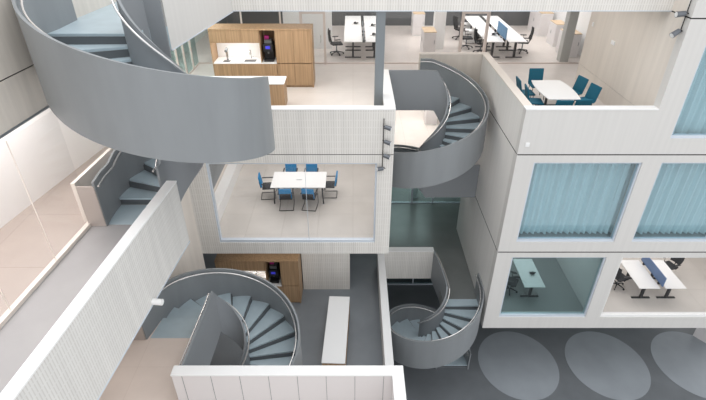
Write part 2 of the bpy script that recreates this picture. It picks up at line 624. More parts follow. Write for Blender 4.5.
m = along(1, 8.72, -0.06, 0.04, F3, F3 + 0.08)
for yy in (2.0, 3.33, 4.67, 6.0, 7.34):
    m.prism([(xa(yy) - 0.008, yy - 0.004), (xa(yy) + 0.008, yy - 0.004), (xa(yy) + 0.008, yy + 0.004), (xa(yy) - 0.008, yy + 0.004)], F3 + 0.08, 13.4)
o = struct(m.build('window_2', 'cream'))
along(1, 8.72, -0.012, 0.0, F3 + 0.08, 13.4).build('pane', 'glass', o)
struct(along(8.72, 12.7, -0.2, -0.12, F3, P3).build('wall_left_upstand', 'cream'))
struct(MB().prism([(-7.6, 8.0), (-7.6 + 0.14 * 4.8, 12.8), (-7.8 + 0.14 * 4.8, 12.8), (-8.58, 1.0), (-8.4, 1.0)], F3, 13.4).build('wall_side_room', 'white'))
struct(MB().prism([(xa(1) - 0.3, 1), (xa(12.8) - 0.3, 12.8), (-9, 12.8), (-9, 1)], 13.4, 13.55).build('ceiling_side_room', 'white'))
# cladding above the glazing
m = along(0.5, 14, -0.6, -0.27, 13.38, S4 - 0.012)
m2 = along(0.5, 14, -0.6, -0.27, S4 + 0.012, 18.6)
m.add(m2.v, m2.f)
struct(m.build('wall_left_cladding', 'clad_left'))
struct(along(0.5, 14, -0.6, -0.29, S4 - 0.012, S4 + 0.012).build('trim_3', 'dark'))
struct(along(0.5, 14, -0.4, -0.25, 13.34, 13.38).build('trim_4', 'greymetal'))

# ---- level four parapets
m = MB()
m.prism([(-3.67, 9.98), (-3.21, 13.72), (-3.46, 13.75), (-3.92, 10.0)], S4, P4)
struct(m.build('wall_top_left_parapet', 'clad'))
m = MB()
m.box(-3.21, 8.5, 13.7, 13.95, S4 + 0.02, P4)
struct(m.build('wall_top_parapet', 'slat_x'))
struct(bx(-3.21, 8.5, 13.69, 13.95, S4, S4 + 0.02).build('trim_5', 'alu'))
m = MB()
m.prism([(-3.66, 9.98), (-3.20, 13.70), (-3.26, 13.72), (-3.72, 10.0)], S4 - 0.02, S4)
struct(m.build('trim_6', 'alu'))

# ---- right block
framed_wall('wall_right_lower_facade', 'clad', 4.82, 17, 12.8, 13.1, S1, S2 - 0.016, [(5.34, 8.52, 3.68, 6.5), (9.04, 16, 3.68, 6.5)])
framed_wall('wall_right_middle_facade', 'clad', 4.82, 17, 12.8, 13.1, S2 + 0.016, S3 - 0.016, [(5.36, 8.58, 7.13, 10.09), (9.15, 16, 7.13, 10.09)])
framed_wall('wall_right_upper_facade', 'clad', 8.5, 17, 12.8, 13.1, S3 + 0.016, 14.16, [(9.12, 16, 10.86, 13.9)])
struct(bx(8.5, 17, 12.8, 13.1, 14.195, 18.5).build('wall_right_top_facade', 'clad'))
struct(bx(4.835, 17, 12.797, 13.05, S2 - 0.018, S2 + 0.018).build('trim_7', 'dark'))
struct(bx(4.835, 17, 12.797, 13.05, S3 - 0.018, S3 + 0.014).build('trim_8', 'dark'))
struct(bx(8.51, 17, 12.82, 13.05, 14.16, 14.195).build('trim_9', 'dark'))
o = struct(bx(4.82, 8.5, 12.8, 13.05, S3 + 0.016, P3 - 0.03).build('wall_terrace_parapet', 'clad'))
bx(4.81, 8.5, 12.79, 13.06, P3 - 0.03, P3).build('coping', 'white', o)
o = struct(bx(4.82, 5.07, 13.05, 18.45, S3 + 0.012, P3 - 0.03).build('wall_terrace_side_parapet', 'clad_lightened'))
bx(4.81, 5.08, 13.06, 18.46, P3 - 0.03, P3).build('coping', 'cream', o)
o = struct(bx(2.49, 4.82, 18.2, 18.45, S3, P3 - 0.03).build('wall_stair_nook', 'beige'))
bx(2.48, 4.81, 18.19, 18.46, P3 - 0.03, P3).build('coping', 'cream', o)
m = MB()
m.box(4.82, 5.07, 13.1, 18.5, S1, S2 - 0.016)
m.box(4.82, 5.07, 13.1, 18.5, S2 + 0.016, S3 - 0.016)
struct(m.build('wall_gap_side', 'clad_lightened'))
m = MB()
m.box(4.818, 5.0, 12.9, 18.4, S2 - 0.018, S2 + 0.018)
m.box(4.818, 5.0, 12.9, 18.4, S3 - 0.018, S3 + 0.014)
struct(m.build('trim_10', 'dark'))
m = MB()
m.box(8.5, 8.65, 13.1, 18.26, F3, S3 + 1.05)
m.box(8.5, 8.65, 13.1, 18.26, S3 + 1.06, 14.16)
m.box(8.5, 8.65, 13.1, 18.26, 14.195, 18.5)
struct(m.build('wall_terrace_side', 'beige'))
struct(bx(8.51, 8.6, 13.1, 18.25, S3 + 1.05, S3 + 1.06).build('trim_11', 'greymetal'))
struct(bx(8.51, 8.6, 12.95, 18.25, 14.16, 14.195).build('trim_12', 'dark'))

window('window_3', 5.36, 8.58, 7.13, 10.09, 12.84, 'glass_teal')
window('window_4', 9.15, 16, 7.13, 10.09, 12.84, 'glass_teal', joints=(11.6,))
window('window_5', 5.34, 8.52, 3.68, 6.5, 12.84, 'glass_green')
window('window_6', 9.04, 16, 3.68, 6.5, 12.84, 'glass', frame='white')
window('window_7', 9.12, 16, 10.86, 13.9, 12.84, 'glass_teal')
# rooms behind
struct(bx(8.7, 8.85, 13.1, 20, F1, S2).build('wall_office_partition', 'panel'))
struct(bx(5.07, 17, 18.3, 18.5, F1, S2).build('wall_office_back', 'cream'))
struct(bx(5.07, 17, 13.1, 18.3, S2 - 0.1, S2 - 0.02).build('ceiling_offices', 'white'))
struct(bx(5.07, 17, 16.8, 17, F2, S3).build('wall_curtain_room_back', 'panel'))
struct(bx(8.65, 17, 16.8, 17, F3, S4).build('wall_curtain_corner_back', 'panel'))
struct(bx(16.8, 17, 13.1, 20, F1, 18).build('wall_office_right', 'cream'))

# ---- back of the open-plan storey
m = MB()
m.box(-6.4, 9.9, 20.2, 20.26, F3, F3 + 0.05)
m.box(-6.4, 9.9, 20.2, 20.26, S4 - 0.06, S4)
for xx in (-4.45, -2.9):
    m.box(xx - 0.03, xx + 0.03, 20.2, 20.26, F3 + 0.05, S4 - 0.06)
o = struct(m.build('window_8', 'frame_pale'))
bx(-6.4, 9.9, 20.22, 20.235, F3 + 0.05, S4 - 0.06).build('pane', 'glass', o)


def door(name, x0, x1, top):
    mb = MB()
    for xx in (x0, x1 - 0.09):
        mb.box(xx, xx + 0.09, 20.12, 20.32, F3, top)
    mb.box(x0, x1, 20.12, 20.32, top, top + 0.1)
    o = struct(mb.build(name, 'frame_pale'))
    MB().cyl((x1 - 0.2, 20.08, F3 + 0.9), (x1 - 0.2, 20.08, F3 + 1.2), 0.014).build('handle', 'chrome', o)
    return o


door('door_1', -2.12, -1.1, F3 + 2.0)
door('door_2', 4.33, 5.42, F3 + 2.0)
m = MB()
m.box(-6.45, -6.39, 13.3, 20.2, F3, F3 + 0.06)
for yy in (14.6, 16.2, 17.7, 18.5, 19.4):
    m.box(-6.45, -6.37, yy - 0.05, yy + 0.05, F3 + 0.06, S4)
o = struct(m.build('window_9', 'frame_pale'))
bx(-6.43, -6.415, 13.3, 20.2, F3 + 0.06, S4).build('pane', 'glass_green', o)
struct(bx(-7.5, -7.4, 13.0, 28, F3, S4).build('wall_far_left', 'pale_green'))
m = MB()
m.box(-7.5, 13, 27, 27.2, F3, F3 + 1.1, 0)
m.box(-7.5, 13, 27, 27.2, F3 + 1.1, F3 + 1.9, 1)
m.box(-7.5, 13, 27, 27.2, F3 + 1.9, S4, 0)
struct(m.build('wall_far_back', ['darkgrey', 'navy']))
struct(bx(9.9, 10.05, 18.3, 27, F3, S4).build('wall_far_right', 'white'))
struct(bx(8.65, 9.9, 18.1, 18.26, F3, S4).build('wall_office_return', 'white'))
struct(bx(3.62, 4.1, 22.4, 22.9, F3, S4).build('column_white', 'white'))
struct(bx(-3.1, -0.95, 22.5, 22.8, F3, S4).build('wall_corridor_block', 'white'))
struct(bx(8.68, 9.04, 20.45, 20.8, F3, S4).build('column_office', 'column_grey'))
struct(bx(0.63, 0.88, 13.75, 14.0, F3, S4).build('column_kitchen', 'greymetal'))

# ---- bridge end glazing (level one) and ground floor glazing
m = MB()
m.box(1.19, 9.0, 20.68, 20.76, F1, F1 + 0.05)
for xx in (2.95, 4.0):
    m.box(xx - 0.04, xx + 0.04, 20.68, 20.76, F1 + 0.05, S2)
o = struct(m.build('window_10', 'alu'))
bx(1.19, 9.0, 20.71, 20.725, F1 + 0.05, S2).build('pane', 'glass_green', o)
struct(bx(1.15, 9.0, 18.5, 25.8, S2, F2).build('floor_bridge_room', 'floor_tile'))
struct(bx(9.0, 9.2, 18.5, 26, F1, S3).build('wall_bridge_right', 'panel'))
struct(bx(3.0, 3.28, 21.2, 21.5, F1, S2).build('column_bridge', 'panel'))
struct(bx(1.0, 9.2, 25.8, 26, F1, S3).build('wall_bridge_back', 'panel'))
struct(bx(1.19, 9.0, 18.5, 25.8, S3 - 0.1, S3 - 0.01).build('ceiling_bridge', 'white'))
m = MB()
m.box(-6, 16, 18.6, 18.7, F0, F0 + 0.06)
m.box(3.0, 3.06, 18.6, 18.7, F0 + 0.06, S1)
o = struct(m.build('window_11', 'alu'))
bx(-6, 16, 18.63, 18.645, F0 + 0.06, S1).build('pane', 'glass_green', o)
struct(bx(-14, 22, 25.8, 26, F0, S1).build('wall_ground_back', 'darkgrey'))
struct(bx(-8.2, -8, 2, 26, F0, S3).build('wall_ground_left', 'darkgrey'))


# ================================================================== SPIRAL STAIRCASES
def strip(path, thick, up, down, mi=0):
    """wall strip along a 3D path [(x,y,z)], thickness to the left of travel"""
    mb = MB()
    n = len(path)
    vs_ = []
    for i, (x, y, z) in enumerate(path):
        a = Vector(path[max(i - 1, 0)]); b = Vector(path[min(i + 1, n - 1)])
        d = (b - a); d.z = 0
        d.normalize()
        nx, ny = -d.y * thick, d.x * thick
        vs_ += [(x, y, z - down), (x, y, z + up), (x + nx, y + ny, z + up), (x + nx, y + ny, z - down)]
    fs = []
    for i in range(n - 1):
        o, q = i * 4, (i + 1) * 4
        for k in range(4):
            k2 = (k + 1) % 4
            fs.append((o + k, o + k2, q + k2, q + k))
    fs.append((3, 2, 1, 0))
    o = (n - 1) * 4
    fs.append((o, o + 1, o + 2, o + 3))
    mb.add(vs_, fs)
    return mb


def spiral(cx, cy, ri, ro, ztop, zbot, a0, sgn, label, ext, rise_n=20, caps=(), guard=0.97, on_floor=True, drop=0.45, ro_end=None):
    """a0 = angle at the top, sgn=-1 runs clockwise going down; ext = extra plan points at the four guard ends"""
    H = ztop - zbot
    root = empty('spiral_staircase', (cx, cy, zbot))
    tag(root, label, 'staircase', 'grey steel spiral staircases')
    inv = Matrix.Translation((-cx, -cy, -zbot))

    def loc(mb):
        mb.v = [tuple(inv @ Vector(p)) for p in mb.v]
        return mb
    nt_ = rise_n - 1
    N = 120

    def pt(r, t):
        a = a0 + sgn * t * 2 * PI
        return (cx + r * math.cos(a), cy + r * math.sin(a))

    def ro_at(t):
        if ro_end is None or t < 0.5:
            return ro
        u = min(1, (t - 0.5) / 0.5)
        return ro + (ro_end - ro) * u * u * (3 - 2 * u)

    def zl(t):
        return ztop - H * t
    for nm, r, side, key in (('outer_balustrade', ro, 1, 'o'), ('inner_balustrade', ri, -1, 'i')):
        path = [(p[0], p[1], ztop) for p in ext.get(key + 't', [])]
        k0 = len(path)
        for i in range(N + 1):
            t = i / N
            p = pt(ro_at(t) if key == 'o' else r, t)
            path.append((p[0], p[1], zl(t)))
        path += [(p[0], p[1], zbot) for p in ext.get(key + 'b', [])]
        # left of travel points inwards when going clockwise-negative; flip so thickness lies outside the tread band
        th = 0.05 * (1 if sgn < 0 else -1) * side
        down = drop if key == 'o' else drop + 0.06
        mb = strip(path, th, guard, down)
        # keep the lower end on the floor
        if on_floor:
            mb.v = [(x, y, max(z, zbot + 0.005)) for (x, y, z) in mb.v]
        b = loc(mb).build(nm, 'steel' if key == 'o' else 'steel_in', root, smooth=True)
        # handrail on the stair side of the balustrade
        rr = r - 0.075 * side
        hp = []
        for (p, q) in zip(path, path[1:] + path[-1:]):
            pass
        n = len(path)
        for i, (x, y, z) in enumerate(path):
            a = Vector(path[max(i - 1, 0)]); c = Vector(path[min(i + 1, n - 1)])
            d = c - a; d.z = 0; d.normalize()
            s_ = -1 if th > 0 else 1
            hp.append((x - d.y * 0.07 * s_, y + d.x * 0.07 * s_, z + guard - 0.09))
        h = loc(MB().tube(hp, 0.021, 8)).build('handrail', 'rail', b, smooth=True)
    # treads and risers
    for k in range(1, rise_n):
        t0 = (k - 1) / nt_; t1 = k / nt_
        z = ztop - H * k / rise_n
        M_ = 5
        poly_o = [pt(ro_at(t0 + (t1 - t0) * j / M_) - 0.002, t0 + (t1 - t0) * j / M_) for j in range(M_ + 1)]
        poly_i = [pt(ri + 0.002, t0 + (t1 - t0) * j / M_) for j in range(M_ + 1)]
        poly = poly_o + poly_i[::-1]
        tr = loc(MB().prism(poly, z - 0.05, z)).build('tread', 'tread', root)
        # riser below the nosing at the far (lower) edge is the next step down; this riser rises to the step above
        pa, pb = pt(ri + 0.004, t0), pt(ro_at(t0) - 0.004, t0)
        ta = sgn * 0.008
        pc, pd = pt(ro_at(t0) - 0.006, t0 + 0.004), pt(ri + 0.004, t0 + 0.004)
        loc(MB().prism([pa, pb, pc, pd], z + 0.001, z + H / rise_n - 0.05)).build('riser', 'riser', tr)
    # last riser down to the lower floor
    pa, pb = pt(ri + 0.004, 0.999), pt(ro_at(1) - 0.004, 0.999)
    pc, pd = pt(ro_at(1) - 0.004, 0.9945), pt(ri + 0.004, 0.9945)
    loc(MB().prism([pa, pb, pc, pd], zbot + 0.004, zbot + H / rise_n - 0.05)).build('riser', 'riser', root)
    # helical soffit
    mb = MB()
    vs_ = []
    for i in range(N + 1):
        t = i / N
        po, pi_ = pt(ro_at(t), t), pt(ri, t)
        z = max(zl(t) - 0.36, zbot + 0.02)
        z2 = max(z - 0.03, zbot + 0.006)
        vs_ += [(po[0], po[1], z), (pi_[0], pi_[1], z), (pi_[0], pi_[1], z2), (po[0], po[1], z2)]
    fs = []
    for i in range(N):
        o, q = i * 4, i * 4 + 4
        for k in range(4):
            fs.append((o + k, o + (k + 1) % 4, q + (k + 1) % 4, q + k))
    fs += [(3, 2, 1, 0), (N * 4, N * 4 + 1, N * 4 + 2, N * 4 + 3)]
    mb.add(vs_, fs)
    loc(mb).build('soffit', 'steel_in', root, smooth=True)
    for (x0, x1, y0, y1, z0, z1) in caps:
        loc(bx(x0, x1, y0, y1, z0, z1)).build('end_panel', 'cap_plate', root)
    for poly, z in ext.get('landing', []):
        loc(MB().prism(poly, z - 0.12, z + 0.003)).build('landing_plate', 'tread', root)
    return root


# upper stair beside the walkway: level four down to level three, turning counter-clockwise on the way down
spiral(-3.74, 9.4, 0.50, 2.0, F4, F3, PI, +1,
       'large grey steel spiral staircase standing at the end of the upper walkway', {
           'ot': [(-5.72, 10.56), (-5.70, 9.75)], 'ob': [(-5.33, 9.0), (-5.28, 8.57)],
           'it': [(-3.67, 9.90), (-4.0, 9.88), (-4.08, 9.75)], 'ib': [(-4.24, 9.2)],
           'landing': [([(-5.3, 8.62), (-4.0, 8.62), (-4.1, 9.4), (-5.34, 9.4)], F3)],
       }, caps=[(xa(8.65) - 0.0, -5.30, 8.55, 8.58, F3 + 0.005, P3 + 0.02)], on_floor=False, drop=0.52, guard=1.08, ro_end=1.58)
# front stair: level two down to level one
spiral(-3.33, 9.4, 0.35, 1.80, F2, F1, PI, -1,
       'grey steel spiral staircase winding down beside the long white island counter', {
           'ot': [(-5.28, 8.65), (-5.18, 9.1)], 'ob': [(-5.13, 9.7)],
           'it': [(-3.76, 7.06), (-3.68, 9.0)], 'ib': [(-3.68, 9.7)],
           'landing': [([(-5.22, 8.7), (-3.7, 8.7), (-3.69, 9.4), (-5.12, 9.4)], F2)],
       }, caps=[(-5.62, -5.31, 8.63, 8.66, F2 + 0.005, P2)])
# gap stair: level three down to level two
spiral(2.84, 15.85, 0.42, 1.73, F3, F2, PI / 2, -1,
       'grey steel spiral staircase hanging high between the two white blocks', {
           'ot': [(2.45, 17.6), (2.7, 17.6)], 'ob': [(3.2, 17.6), (4.80, 17.6)],
           'it': [(1.21, 16.3), (2.6, 16.3)], 'ib': [(3.2, 16.3), (4.80, 16.3)],
           'landing': [([(1.2, 16.32), (2.92, 16.32), (2.92, 17.6), (2.4, 17.6), (2.4, 18.2), (1.2, 18.2)], F3),
                       ([(2.92, 16.32), (4.81, 16.32), (4.81, 17.58), (2.92, 17.58)], F2)],
       }, on_floor=False, drop=0.40)
# lower gap stair: level one down to the ground
spiral(3.05, 13.5, 0.45, 1.72, F1, F0, 0.0, -1,
       'grey steel spiral staircase descending from the dark bridge to the ground floor', {
           'ot': [(4.77, 14.25), (4.77, 13.8)], 'ob': [(4.77, 13.42)],
           'it': [(3.32, 15.58), (3.47, 14.4), (3.5, 13.8)], 'ib': [(3.5, 13.42)],
           'landing': [([(3.5, 13.5), (4.77, 13.5), (4.77, 13.85), (3.48, 13.85)], F1)],
       })


# ================================================================== KITCHENS
def kitchen(x0, x1, y, zf, n_tall, label, seen_doors):
    """wall of oak cupboards with a lit niche; front at y, depth 0.8"""
    D = 0.8
    W = x1 - x0
    hh = 2.08
    root = empty('kitchen_unit', (x0, y, zf))
    tag(root, label, 'kitchen unit', 'oak kitchen units')
    tall = 0.62 * n_tall
    mc0 = W - tall - 0.03 - 0.55       # machine niche
    m = MB()
    m.box(0, W, D - 0.04, D, 0, hh)                       # back
    m.box(0, 0.03, 0, D - 0.04, 0, hh)                    # ends
    m.box(W - 0.03, W, 0, D - 0.04, 0, hh)
    m.box(0.03, W - 0.03, 0, D - 0.04, hh - 0.05, hh)     # top
    m.box(0.03, W - 0.03, 0.05, D - 0.04, 0, 0.08)        # plinth
    m.box(mc0 - 0.02, mc0, 0.02, D - 0.04, 0.9, hh - 0.05)
    m.box(W - tall - 0.05, W - tall - 0.03, 0.02, D - 0.04, 0.08, hh - 0.05)
    m.build('carcass', 'wood', root)
    # doors below
    nb = max(3, int(round((W - tall) / 0.62)))
    wb = (W - tall - 0.08) / nb
    for k in range(nb):
        a = 0.035 + wb * k
        bx(a, a + wb - 0.008, 0.0, 0.02, 0.09, 0.86).build('cupboard_door', 'wood', root)
    # overhead doors
    no = 3
    wo_ = (mc0 - 0.06) / no
    for k in range(no):
        a = 0.035 + wo_ * k
        bx(a, a + wo_ - 0.008, 0.0, 0.02, 1.62, hh - 0.06).build('overhead_door', 'wood', root)
    bx(0.03, mc0 - 0.02, 0.02, D - 0.04, 1.6, 1.63).build('overhead_shelf', 'wood', root)
    for k in range(n_tall):
        a = W - tall - 0.03 + 0.62 * k
        bx(a, a + 0.612, 0.0, 0.02, 0.09, 0.875).build('cupboard_door', 'wood', root)
        bx(a, a + 0.612, 0.0, 0.02, 0.90, hh - 0.06).build('tall_door', 'wood', root)
    bx(0.03, mc0 - 0.02, D - 0.06, D - 0.041, 0.91, 1.6).build('splashback', 'white', root)
    wt = bx(0.03, W - tall - 0.05, 0.0, D - 0.06, 0.87, 0.905).build('worktop', 'white', root)
    sx = mc0 * 0.62
    m = MB()
    m.box(sx, sx + 0.42, 0.12, 0.42, 0.9055, 0.908)
    m.build('sink', 'darkgrey', wt)
    d = bpy.data.lights.new('niche_lamp', 'AREA')
    d.shape = 'RECTANGLE'; d.size = mc0 * 0.85; d.size_y = 0.05; d.energy = 9; d.color = (1, 0.96, 0.92)
    l = bpy.data.objects.new('niche_lamp', d)
    COL.objects.link(l)
    l.location = (x0 + mc0 / 2, y + 0.3, zf + 1.595)
    # tap over the sink
    t = empty('kitchen_tap', (sx + 0.21, 0.5, 0.905))
    t.parent = root
    pts = [(0, 0, 0), (0, 0, 0.26)] + [(0, -0.09 + 0.09 * math.cos(a), 0.26 + 0.09 * math.sin(a)) for a in [PI * q / 6 for q in range(1, 7)]] + [(0, -0.18, 0.2)]
    MB().tube(pts, 0.014, 8).build('spout', 'chrome', t, smooth=True)
    MB().cyl((0.02, 0, 0.06), (0.09, 0, 0.09), 0.009, 8).build('lever', 'chrome', t)
    # water dispenser column
    wd = empty('water_dispenser', (mc0 * 0.27, 0.35, 0.905))
    wd.parent = root
    MB().cyl((0, 0, 0), (0, 0, 0.42), 0.045, 16).build('column', 'chrome', wd, smooth=True)
    MB().cyl((0, -0.16, 0.36), (0, 0.05, 0.40), 0.05, 12).build('head', 'greymetal', wd, smooth=True)
    bx(-0.12, 0.12, -0.25, -0.06, 0.0, 0.02).build('drip_tray', 'darkgrey', wd)
    # coffee machine
    c = empty('coffee_machine', (x0 + mc0 + 0.24, y + 0.32, zf + 0.906))
    m = MB()
    m.box(-0.17, 0.17, 0.0, 0.3, 0, 0.62)
    m.box(-0.17, 0.17, -0.2, 0.0, 0, 0.08)
    m.box(-0.17, 0.17, -0.2, 0.0, 0.36, 0.62)
    m.build('body', 'black', c, bevel=0.01)
    bx(-0.08, 0.08, -0.207, -0.2, 0.46, 0.56).build('display', 'lamp_blue', c)
    MB().cyl((0, -0.1, 0.28), (0, -0.1, 0.37), 0.035, 12).build('spout', 'greymetal', c)
    bx(-0.13, 0.13, -0.1, 0.25, 0.62, 0.74).build('bean_hopper', 'darkgrey', c, bevel=0.01)
    return root, t, wd, c


r_, t_, w_, c_ = kitchen(-5.0, -1.43, 17.3, F3, 2, 'long oak kitchen unit with lit niche on the pale upper floor', 4)
tag(c_, 'black coffee machine with blue display in the upper oak kitchen', 'coffee machine', 'coffee machines in kitchen niches')
r_, t_, w_, c_ = kitchen(-4.98, -1.98, 13.62, F1, 1, 'oak kitchen unit half hidden behind the spiral staircase below the meeting room', 2)
tag(c_, 'black coffee machine in the lower oak kitchen above the stair rim', 'coffee machine', 'coffee machines in kitchen niches')
# packs on the shelf above the lower coffee machine
def pack(x, y, z, w, h, mt, label):
    o = bx(-w / 2, w / 2, -0.06, 0.06, 0, h).build('tea_box', mt, None, bevel=0.004, loc=(x, y, z))
    tag(o, label, 'box', 'boxes above the coffee machines')


pack(-3.0, 14.02, F1 + 0.906 + 0.74, 0.15, 0.13, 'magenta', 'magenta box on top of the lower black coffee machine')
pack(-3.06, 17.70, F3 + 0.906 + 0.74, 0.15, 0.12, 'magenta', 'magenta box on top of the upper black coffee machine')


def island(x0, x1, y0, y1, zf, label, rot=0.0):
    cx, cy = (x0 + x1) / 2, (y0 + y1) / 2
    root = empty('island_counter', (cx, cy, zf), rot)
    tag(root, label, 'counter', 'oak island counters')
    a, b = (x1 - x0) / 2, (y1 - y0) / 2
    bx(-a + 0.02, a - 0.02, -b + 0.02, b - 0.02, 0.06, 0.87).build('body', 'wood', root)
    bx(-a + 0.06, a - 0.06, -b + 0.06, b - 0.06, 0, 0.06).build('plinth', 'black', root)
    bx(-a, a, -b, b, 0.87, 0.905).build('countertop', 'white', root, bevel=0.004)
    for k in range(4):
        if b > a:
            w = (2 * b - 0.06) / 4
            bx(a - 0.02, a - 0.005, -b + 0.03 + w * k, -b + 0.03 + w * (k + 1) - 0.008, 0.08, 0.86).build('door_panel', 'wood', root)
        else:
            w = (2 * a - 0.06) / 4
            bx(-a + 0.03 + w * k, -a + 0.03 + w * (k + 1) - 0.008, -b + 0.005, -b + 0.02, 0.08, 0.86).build('door_panel', 'wood', root)


island(-5.2, -2.2, 15.1, 15.85, F3, 'oak island counter with white top in front of the upper kitchen')
island(-0.92, -0.18, 10.1, 13.05, F1, 'long narrow white topped island counter on grey floor beside the spiral staircase', R(-2.5))


# ================================================================== FURNITURE
def meeting_chair():
    """cantilever chair facing +y"""
    root = empty('cantilever_chair', (0, 0, 0))
    m = MB()
    for s in (-1, 1):
        pts = [(0.25 * s, -0.27, 0.02), (0.25 * s, 0.22, 0.02), (0.25 * s, 0.27, 0.06), (0.25 * s, 0.25, 0.44), (0.25 * s, 0.2, 0.64), (0.25 * s, 0.12, 0.66)]
        m.tube(pts, 0.0125, 8)
    m.tube([(-0.25, -0.27, 0.02), (0.25, -0.27, 0.02)], 0.0125, 8)
    m.tube([(-0.25, 0.24, 0.42), (0.25, 0.24, 0.42)], 0.0125, 8)
    m.build('frame', 'black', root, smooth=True)
    bx(-0.23, 0.23, -0.2, 0.25, 0.42, 0.48).build('seat', 'black_mesh', root, bevel=0.02)
    M_ = Matrix.Translation((0, -0.22, 0.48)) @ Matrix.Rotation(R(10), 4, 'X')
    bk = bx(-0.22, 0.22, -0.02, 0.03, 0.02, 0.46, M=M_).build('backrest', 'blue', root, bevel=0.018)
    bx(-0.20, 0.20, -0.04, -0.018, 0.0, 0.26, M=M_).build('back_shell', 'black', bk, bevel=0.008)
    for s in (-1, 1):
        bx(0.25 * s - 0.025, 0.25 * s + 0.025, -0.22, 0.2, 0.655, 0.68).build('armrest', 'black', root, bevel=0.006)
    return root


def shell_chair():
    """upholstered chair facing +y"""
    root = empty('upholstered_chair', (0, 0, 0))
    bx(-0.25, 0.25, -0.2, 0.26, 0.42, 0.47).build('seat', 'teal', root, bevel=0.02)
    M_ = Matrix.Translation((0, -0.2, 0.44)) @ Matrix.Rotation(R(14), 4, 'X')
    bx(-0.25, 0.25, -0.02, 0.03, 0.0, 0.50, M=M_).build('backrest', 'teal', root, bevel=0.018)
    for sx_ in (-1, 1):
        for sy_ in (-1, 1):
            MB().cyl((0.19 * sx_, 0.03 + 0.17 * sy_, 0.42), (0.24 * sx_, 0.03 + 0.23 * sy_, 0.0), 0.012, 8).build('leg', 'black', root)
    return root


def task_chair():
    root = empty('office_chair', (0, 0, 0))
    m = MB()
    for k in range(5):
        a = 2 * PI * k / 5 + 0.3
        m.tube([(0, 0, 0.12), (0.16 * math.cos(a), 0.16 * math.sin(a), 0.1), (0.3 * math.cos(a), 0.3 * math.sin(a), 0.075)], [0.03, 0.022, 0.016], 8)
    b = m.build('base', 'black', root, smooth=True)
    for k in range(5):
        a = 2 * PI * k / 5 + 0.3
        c, s = math.cos(a), math.sin(a)
        MB().cyl((0.3 * c - 0.02 * s, 0.3 * s + 0.02 * c, 0.035), (0.3 * c + 0.02 * s, 0.3 * s - 0.02 * c, 0.035), 0.035, 12).build('caster', 'black', b)
    MB().cyl((0, 0, 0.1), (0, 0, 0.43), 0.026, 12).build('gas_column', 'greymetal', root)
    bx(-0.24, 0.24, -0.22, 0.25, 0.43, 0.50).build('seat', 'black_mesh', root, bevel=0.03)
    # curved backrest
    m = MB()
    n, q = 8, 7
    vs_ = []
    for i in range(q):
        z = 0.56 + 0.52 * i / (q - 1)
        wd = 0.21 + 0.03 * math.sin(PI * i / (q - 1))
        for j in range(n):
            u = -1 + 2 * j / (n - 1)
            y = -0.25 - 0.05 * math.sin(PI * i / (q - 1) * 0.9) + 0.05 * u * u - 0.06 * i / (q - 1)
            vs_.append((u * wd, y, z))
    k = len(vs_)
    vs2 = vs_ + [(x, y - 0.03, z) for (x, y, z) in vs_]
    fs = []
    for i in range(q - 1):
        for j in range(n - 1):
            a = i * n + j
            fs.append((a, a + 1, a + n + 1, a + n))
            fs.append((k + a, k + a + n, k + a + n + 1, k + a + 1))
    edge = [j for j in range(n)] + [i * n + n - 1 for i in range(1, q)] + [(q - 1) * n + j for j in range(n - 2, -1, -1)] + [i * n for i in range(q - 2, 0, -1)]
    for i in range(len(edge)):
        a, c = edge[i], edge[(i + 1) % len(edge)]
        fs.append((a, a + k, c + k, c))
    m.add(vs2, fs)
    br = m.build('backrest', 'black_mesh', root, smooth=True)
    MB().tube([(0, 0.0, 0.42), (0, -0.24, 0.44), (0, -0.32, 0.6), (0, -0.34, 0.8)], 0.022, 8).build('back_support', 'black', br, smooth=True)
    for s in (-1, 1):
        m = MB().tube([(0.2 * s, -0.02, 0.45), (0.29 * s, -0.02, 0.47), (0.29 * s, -0.02, 0.68)], 0.014, 8)
        m.box(0.29 * s - 0.04, 0.29 * s + 0.04, -0.13, 0.13, 0.68, 0.705)
        m.build('armrest', 'black', root)
    return root


def desk(w, d, label, group):
    """desk of width w (x) and depth d (y), T legs, origin at centre"""
    root = empty('desk', (0, 0, 0))
    tag(root, label, 'desk', group)
    bx(-w / 2, w / 2, -d / 2, d / 2, 0.715, 0.74).build('desktop', 'white', root, bevel=0.003)
    for s in (-1, 1):
        yy = s * (d / 2 - 0.28)
        m = MB()
        m.box(-0.04, 0.04, yy - 0.05, yy + 0.05, 0.03, 0.715)
        m.box(-w / 2 + 0.04, w / 2 - 0.04, yy - 0.04, yy + 0.04, 0.0, 0.035)
        m.build('leg', 'black', root)
    bx(-0.03, 0.03, -d / 2 + 0.28, d / 2 - 0.28, 0.62, 0.69).build('cable_tray', 'black', root)
    return root


